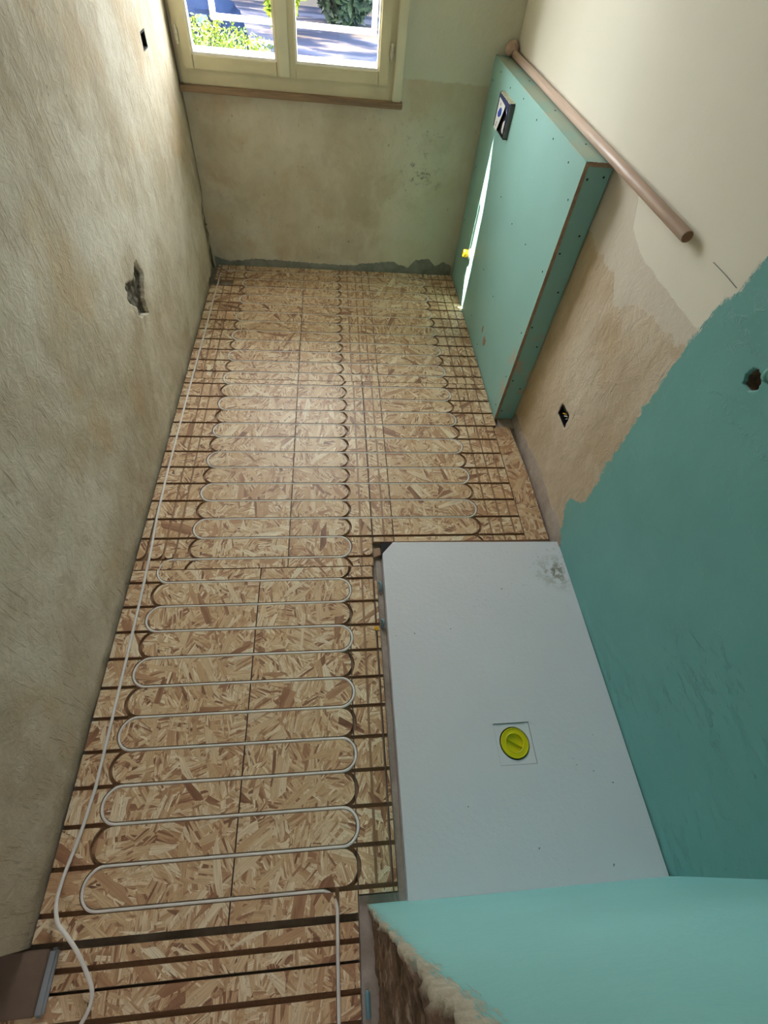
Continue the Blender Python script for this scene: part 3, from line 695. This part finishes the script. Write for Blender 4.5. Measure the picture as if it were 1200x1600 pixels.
for y, z in ((3.26, 1.16), (3.03, 1.147), (2.78, 1.163), (2.53, 1.15), (2.279, 1.155), (2.06, 1.145), (1.952, 1.06), (1.955, .787), (1.95, .5), (1.95, .25), (1.955, .06), (2.751, .77), (2.479, .754), (2.23, .771), (2.737, .398), (2.46, .39), (2.75, .1), (2.5, .06), (3.39, 1.1), (3.38, .7), (3.38, .4)):
    screw((xB-.0004, y, z), (-1, 0, 0), fb)
for x, z in ((1.712, 1.14), (1.77, 1.15), (1.765, .95), (1.712, .88), (1.768, .72), (1.71, .55), (1.768, .45), (1.712, .25), (1.766, .2), (1.712, .05)):
    screw((x, yB+.0026, z), (0, -1, 0), sb)
for x, y in ((1.745, 2.1), (1.742, 2.5), (1.745, 2.95)): screw((x, y, HB-.0006), (0, 0, 1), tb)
# torn paper patches
for y, z, a, b in ((2.482, .175, .012, .02), (2.407, .146, .02, .026), (2.385, .152, .009, .018), (3.035, .195, .012, .04)):
    pts = [(y+a*math.cos(t_)*(1+.3*nz(t_, y, z)), z+b*math.sin(t_)*(1+.3*nz(t_*2, z, y))) for t_ in [2*math.pi*i/14 for i in range(14)]]
    obj('torn_patch', prx(bmesh.new(), pts, xB-.0008, xB+.002), M['core'], fb)
# service frame sticking out of the opening
t = thing('flush_plate_frame', 'navy plastic service frame with white card set in the green boxing opening', 'service frame', (1.70, 3.0, 1.0))
XF = xB-.024; a_, b_, c_, d_ = oy0+.002, oy1-.002, oz0+.002, oz1-.002
obj('back_plate', bx((xB+.052, a_, c_), (xB+.056, b_, d_)), M['dark'], t)
obj('top_wall', bx((XF+.001, a_, d_-.004), (xB+.052, b_, d_)), M['navy'], t)
obj('bottom_wall', bx((XF+.001, a_, c_), (xB+.052, b_, c_+.004)), M['dark'], t)
obj('far_wall', bx((XF, b_-.005, c_), (xB+.052, b_, d_-.004)), M['dark'], t)
sr = obj('side_rail', bx((XF+.001, a_, c_+.004), (xB+.052, a_+.004, d_-.004)), M['grey'], t)
for z in (.996, 1.05): obj('slot', bx((XF-.0015, a_+.003, z), (XF+.010, a_+.013, z+.024), .001), M['black'], sr)
bm = bmesh.new(); rows = []
for i in range(25):
    y = a_-.001+(b_-.012-a_)*i/24; rows.append([bm.verts.new((XF-.001+.004*nz(y*60, 1, 1), y, d_+.0005)), bm.verts.new((xB+.003, y, d_+.0025+.0015*nz(y*80, 2, 5))), bm.verts.new((xB+.003, y, d_-.001)), bm.verts.new((XF-.001+.004*nz(y*60, 1, 1), y, d_-.003+.003*nz(y*50, 7, 2)))])
for A, B in zip(rows, rows[1:]):
    for k in range(4): bm.faces.new((A[k], A[(k+1) % 4], B[(k+1) % 4], B[k]))
obj('plaster_smear', bm, M['plas'], t)
def yz(pts, x0, x1): return prx(bmesh.new(), pts, x0, x1)
fp = obj('front_plate', yz([(b_-.005, d_-.004), (a_+.014, d_-.004), (a_+.014, c_+.03), (a_+.026, c_+.03), (a_+.026, d_-.04), (2.955, d_-.028), (b_-.005, d_-.036)], XF, XF+.003), M['navy'], t)
obj('inner_panel', yz([(b_-.006, d_-.02), (a_+.02, d_-.02), (a_+.02, c_+.006), (b_-.006, c_+.006)], XF+.012, XF+.016), M['dark'], t)
cd_ = obj('card', yz([(3.083, 1.098), (2.953, 1.092), (3.028, .974), (3.083, .974)], XF-.003, XF-.0018), M['white'], t)
obj('card_print', yz([(3.042, 1.063), (3.018, 1.072), (3.0, 1.067), (2.995, 1.048), (3.022, 1.032), (3.05, 1.028), (3.062, 1.042)], XF-.0038, XF-.0030), M['bluemark'], cd_)
for y, z in ((3.046, 1.083), (3.05, 1.008), (3.058, .995)): obj('card_mark', yz([(y, z), (y-.010, z+.003), (y-.012, z-.008), (y-.002, z-.006)], XF-.0038, XF-.0030), M['grey'], cd_)
bm = bmesh.new(); lathe(bm, [(0, 0), (.013, 0), (.017, .004), (.014, .010), (0, .011)], (0, 0, 0), (-1, 0, 0), 24)
bmesh.ops.scale(bm, verts=bm.verts, vec=(1, 1.1, 1.7)); bmesh.ops.translate(bm, verts=bm.verts, vec=(XF+.014, 2.94, 1.012)); obj('lever', bm, M['white'], t, True)
obj('release_tab', yz([(2.958, 1.082), (2.95, 1.084), (2.915, 1.068), (2.918, 1.062)], XF+.004, XF+.008), M['white'], t)
# yellow pipe plug on the front
t = thing('pipe_plug', 'small yellow capped pipe plug sticking out of the sunlit green board', 'pipe plug', (xB, 3.085, .315))
obj('collar', lathe(bmesh.new(), [(0, -.001), (.034, -.001), (.034, .006), (.026, .010), (0, .010)], (xB, 3.10, .315), (-1, 0, 0), 28), M['white'], t, True)
obj('cap', lathe(bmesh.new(), [(0, .008), (.022, .008), (.0235, .032), (.021, .042), (.014, .044), (.013, .038), (0, .038)], (xB, 3.10, .315), (-1, 0, 0), 28), M['ochre'], t, True)
# wooden rod lying on the boxing
t = thing('wooden_rod', 'round wooden curtain rod with a ball end lying on top of the green boxing', 'rod', (XR-.024, 2.4, HB+.02))
ry0, ry1 = 1.325, 3.385; rx, rz = XR-.024, HB+.0175
obj('rod', lathe(bmesh.new(), [(0, 0), (.0155, 0), (.0168, .002), (.0168, ry1-ry0), (0, ry1-ry0)], (rx, ry0, rz), (0, 1, 0), 32), M['dowel'], t, True)
obj('ball_end', lathe(bmesh.new(), [(0, -.004), (.020, -.002), (.0215, .004), (.018, .007)]+[(.034*math.sin(a), .036-.034*math.cos(a)) for a in [.55+i*(math.pi-.55)/12 for i in range(13)]], (rx-.012, ry1-.004, rz+.016), (0, 1, 0), 32), M['dowel'], t, True)
obj('end_grain', lathe(bmesh.new(), [(0, 0), (.0148, 0), (.0148, .001), (0, .001)], (rx, ry0-.0008, rz), (0, 1, 0), 32), m_wood('end_grain', (120, 84, 60), (160, 116, 86), (80, 80, 80), .7), t)

# ------------------------------------------------------------------ electrical boxes, pipe stub
t = thing('electrical_box', 'small square black electrical back box sunk high in the left wall', 'electrical box', (-.03, 2.925, 1.21), 'electrical back boxes')
bm = bmesh.new()
for a, b in (((-.043, 2.886, 1.184), (.001, 2.892, 1.241)), ((-.043, 2.958, 1.184), (.001, 2.964, 1.241)), ((-.043, 2.892, 1.184), (.001, 2.958, 1.188)), ((-.043, 2.892, 1.237), (.001, 2.958, 1.241)), ((-.043, 2.892, 1.188), (-.039, 2.958, 1.237))): box(bm, a, b)
obj('housing', bm, M['dark'], t)
t = thing('electrical_box', 'dark electrical back box with loose wires in the bare plaster beyond the shower', 'electrical box', (XR+.03, 1.5, .4), 'electrical back boxes')
bm = bmesh.new(); xa, xb_ = XR-.001, XR+.042
for a, b in (((xa, 1.452, .372), (xb_, 1.456, .424)), ((xa, 1.542, .372), (xb_, 1.546, .424)), ((xa, 1.456, .372), (xb_, 1.542, .376)), ((xa, 1.456, .420), (xb_, 1.542, .424)), ((xb_-.003, 1.456, .376), (xb_, 1.542, .420))): box(bm, a, b)
obj('housing', bm, M['black'], t)
for i, (m, dy) in enumerate((('white', 0), ('ochre', .012), ('grey', -.014))):
    obj('wire', sweep(bmesh.new(), [(XR+.038, 1.51+dy, .385), (XR+.012, 1.505+dy, .39), (XR+.002, 1.495+dy*1.5, .40), (XR+.006, 1.478+dy, .412), (XR+.03, 1.47+dy, .405)], .0022, 8), M[m], t, True)
for y, z, r in ((1.429, .442, .004), (1.385, .41, .006), (1.328, .495, .009), (1.345, .462, .011), (1.46, .34, .004)):
    pass
t = thing('pipe_stub', 'teal-painted pipe stub beside the ragged hole in the teal wall', 'pipe', (XR, .83, 1.12))
obj('pipe', sweep(bmesh.new(), [(XR+.03, .842, 1.118), (XR-.002, .835, 1.127), (XR-.012, .812, 1.146), (XR-.016, .76, 1.18), (XR-.016, .70, 1.22)], .015, 18), M['tealpipe'], t, True)
obj('pipe_collar', sweep(bmesh.new(), [(XR-.003, .832, 1.130), (XR-.009, .82, 1.139)], .0175, 18), M['tealpipe'], t, True)
# thin dark line across the cream paint, modelled as a fine grey wire
t = tag(obj('wire', sweep(bmesh.new(), [(XR-.004, 1.202, 1.204), (XR-.0035, 1.14, 1.204), (XR-.004, 1.079, 1.202)], .0009, 6), M['grey']), 'thin dark wire end running across the cream wall beside the teal paint edge', 'wire')
# threshold stone in the doorway
t = thing('threshold_stone', 'brown stone threshold piece with a grey edge at the left wall end', 'threshold', (-.05, -.19, 0))
obj('stone', bx((-.30, -.252, .0005), (.058, -.127, .018), .002), M['slab'], t)
obj('edge_strip', bx((.058, -.255, .0005), (.080, -.125, .0165), .006), M['slabedge'], t)

# ------------------------------------------------------------------ outside
GZ = -.5
struct(obj('ground', bx((-14, YF+.2, GZ-.1), (14, 30, GZ)), M['road']))
# added unseen sun blocker above the window; its slot shapes the sun blade
BL = [(3.215, .95), (3.150, .95), (3.06, .76), (3.02, .6), (3.008, .42), (2.990, .2), (2.955, -.02), (3.005, -.03), (3.075, .12), (3.15, .35), (3.18, .58), (3.195, .75)]
def bp(y, z, h=2.5):
    l = (h-z)/1.15; return (xB-.912*l, y+.40*l)
slot = [bp(*p) for p in BL]
zc = 2.5
bm = bmesh.new()
xs_ = sorted(p[0] for p in slot)
def ycross(x):
    r = []
    for i in range(len(slot)):
        a, b = slot[i-1], slot[i]
        if (a[0]-x)*(b[0]-x) <= 0 and a[0] != b[0]: r.append(a[1]+(b[1]-a[1])*(x-a[0])/(b[0]-a[0]))
    return min(r), max(r)
CY0, CY1, CX0, CX1 = YF+.2, 4.35, -1.7, 1.9
# far and near sheets meet along the slot
N = 60; sx0, sx1 = xs_[0]+1e-4, xs_[-1]-1e-4
lo = []; hi = []
for i in range(N+1):
    x = sx0+(sx1-sx0)*i/N; a, b = ycross(x); lo.append((x, a)); hi.append((x, b))
prz(bm, [(CX0, CY0), (CX1, CY0), (CX1, hi[-1][1]*.5+lo[-1][1]*.5)]+lo[::-1]+[(CX0, lo[0][1]*.5+hi[0][1]*.5)], zc, zc+.006)
prz(bm, [(CX0, CY1), (CX1, CY1), (CX1, hi[-1][1]*.5+lo[-1][1]*.5)]+hi[::-1]+[(CX0, lo[0][1]*.5+hi[0][1]*.5)], zc, zc+.006)
struct(obj('sun_blocker', bm, M['blocker']))
# railing
t = thing('railing', 'white metal bar on two uprights just outside the window', 'railing', (.6, 3.78, .9))
obj('rail_bar', bx((.155, 3.76, 1.170), (1.063, 3.785, 1.194), .003), M['rail'], t)
for x in (.155, 1.035): obj('post', bx((x, 3.758, 1.168), (x+.028, 3.787, 2.4985), .003), M['rail'], t)
# hedge
def leaves(bm, n, f, s):
    for _ in range(n):
        c = Vector(f()); a = Vector((random.gauss(0, 1), random.gauss(0, 1), random.gauss(0, 1))).normalized(); b = a.orthogonal().normalized(); b = (Matrix.Rotation(random.random()*6.28, 3, a) @ b); d = a.cross(b); k = s*random.uniform(.6, 1.3)
        bm.faces.new([bm.verts.new(c+b*k), bm.verts.new(c+d*k*.45), bm.verts.new(c-b*k), bm.verts.new(c-d*k*.45)])
def hpt():
    x = random.uniform(-1.6, .46); return (x, 4.45+random.uniform(0, .6), GZ+random.uniform(.4, 1)**.4*(1.50-max(0, x)*.30))
t = thing('hedge', 'bright lime green clipped hedge outside the left window pane', 'hedge', (-.2, 4.7, GZ))
bm = bmesh.new(); leaves(bm, 20000, lambda: hpt(), .013); obj('foliage', bm, M['hedge'], t)
obj('branches', bx((-1.55, 4.5, GZ), (.42, 5.0, GZ+1.25), .03), M['hedge'], t)
# car
def profile_car():
    t = thing('car', 'dark blue parked car seen past the hedge through the left pane', 'car', (-2.4, 8.4, GZ))
    side_ = [(-.30, .22), (-.26, .60), (-.38, 1.0), (-.62, 1.08), (-1.0, 1.12), (-1.45, 1.16), (-2.2, 1.52), (-3.4, 1.55), (-4.2, 1.2), (-4.4, 1.1), (-4.4, .3), (-4.3, .2)]
    bm = prism(bmesh.new(), side_, lambda x, z: (x, 7.6, GZ+z), lambda x, z: (x, 9.2, GZ+z)); bmesh.ops.bevel(bm, geom=list(bm.edges), offset=.05, segments=3, affect='EDGES'); obj('body', bm, M['carp'], t, True)
    win = [(-1.65, 1.17), (-2.25, 1.46), (-3.35, 1.48), (-4.0, 1.18)]
    obj('side_window', prism(bmesh.new(), win, lambda x, z: (x, 7.585, GZ+z), lambda x, z: (x, 7.61, GZ+z)), M['carg'], t)
    for x in (-1.25, -3.7): obj('wheel', lathe(bmesh.new(), [(0, -.02), (.2, -.02), (.31, 0), (.32, .1), (.31, .2), (0, .2)], (x, 7.62, GZ+.32), (0, 1, 0), 28), M['tyre'], t, True)
    mr = obj('wing_mirror', bx((-.66, 7.40, GZ+1.04), (-.44, 7.59, GZ+1.17), .035), M['carp'], t, True)
    obj('mirror_face', bx((-.62, 7.385, GZ+1.06), (-.49, 7.402, GZ+1.14), .008), M['chrome'], mr)
profile_car()
# trees and shrubs across the road
def bush(x, y, rx, rz, n, label, mat='foliage', z0=0, s=.12, name='bush', cat='bush'):
    t = thing(name, label, cat, (x, y, GZ), 'bushes across the road'); bm = bmesh.new()
    def f():
        v = Vector((random.gauss(0, 1), random.gauss(0, 1), random.gauss(0, 1))).normalized()*random.uniform(.55, 1)**.5
        return (x+v.x*rx, y+v.y*.8, GZ+z0+rz+v.z*rz)
    leaves(bm, n, f, s); obj('foliage', bm, M[mat], t)
    bm = bmesh.new(); lathe(bm, [(0, 0), (.11, 0), (.08, z0+rz), (0, z0+rz)], (x, y, GZ), (0, 0, 1), 10); obj('trunk', bm, M['bark'], t, True)
bush(1.15, 15.2, .95, 1.7, 9000, 'leafy green bush behind the road, at left in the right window pane', s=.13)
bush(3.55, 15.2, 1.1, 1.8, 9000, 'blue-green bush behind the road, at right in the right window pane', s=.13)
bush(-.15, 13.9, .45, 1.2, 1500, 'bright bush beside the centre mullion, seen through the left pane', 'hedge', s=.12)
for i, (x, y) in enumerate(((-3.6, 13.2), (-1.9, 16.4))):
    t = thing('tree', 'grey-trunked tree beyond the road, %s' % ('nearer the parked car' if i == 0 else 'farther from the parked car'), 'tree', (x, y, GZ), 'trees across the road')
    obj('trunk', sweep(bmesh.new(), [(x, y, GZ), (x+.05, y, GZ+1), (x-.05, y, GZ+2.2), (x+.1, y, GZ+3.6)], .17, 12), M['bark'], t, True)
    bm = bmesh.new(); leaves(bm, 1800, lambda: (x+random.uniform(-.7, .7), y+random.uniform(-.7, .7), GZ+3.8+random.uniform(-.6, .9)), .12); obj('foliage', bm, M['foliage'], t)
struct(obj('wall_garden', bx((-9, 17.2, GZ), (9, 17.5, GZ+2.6)), M['yard']))
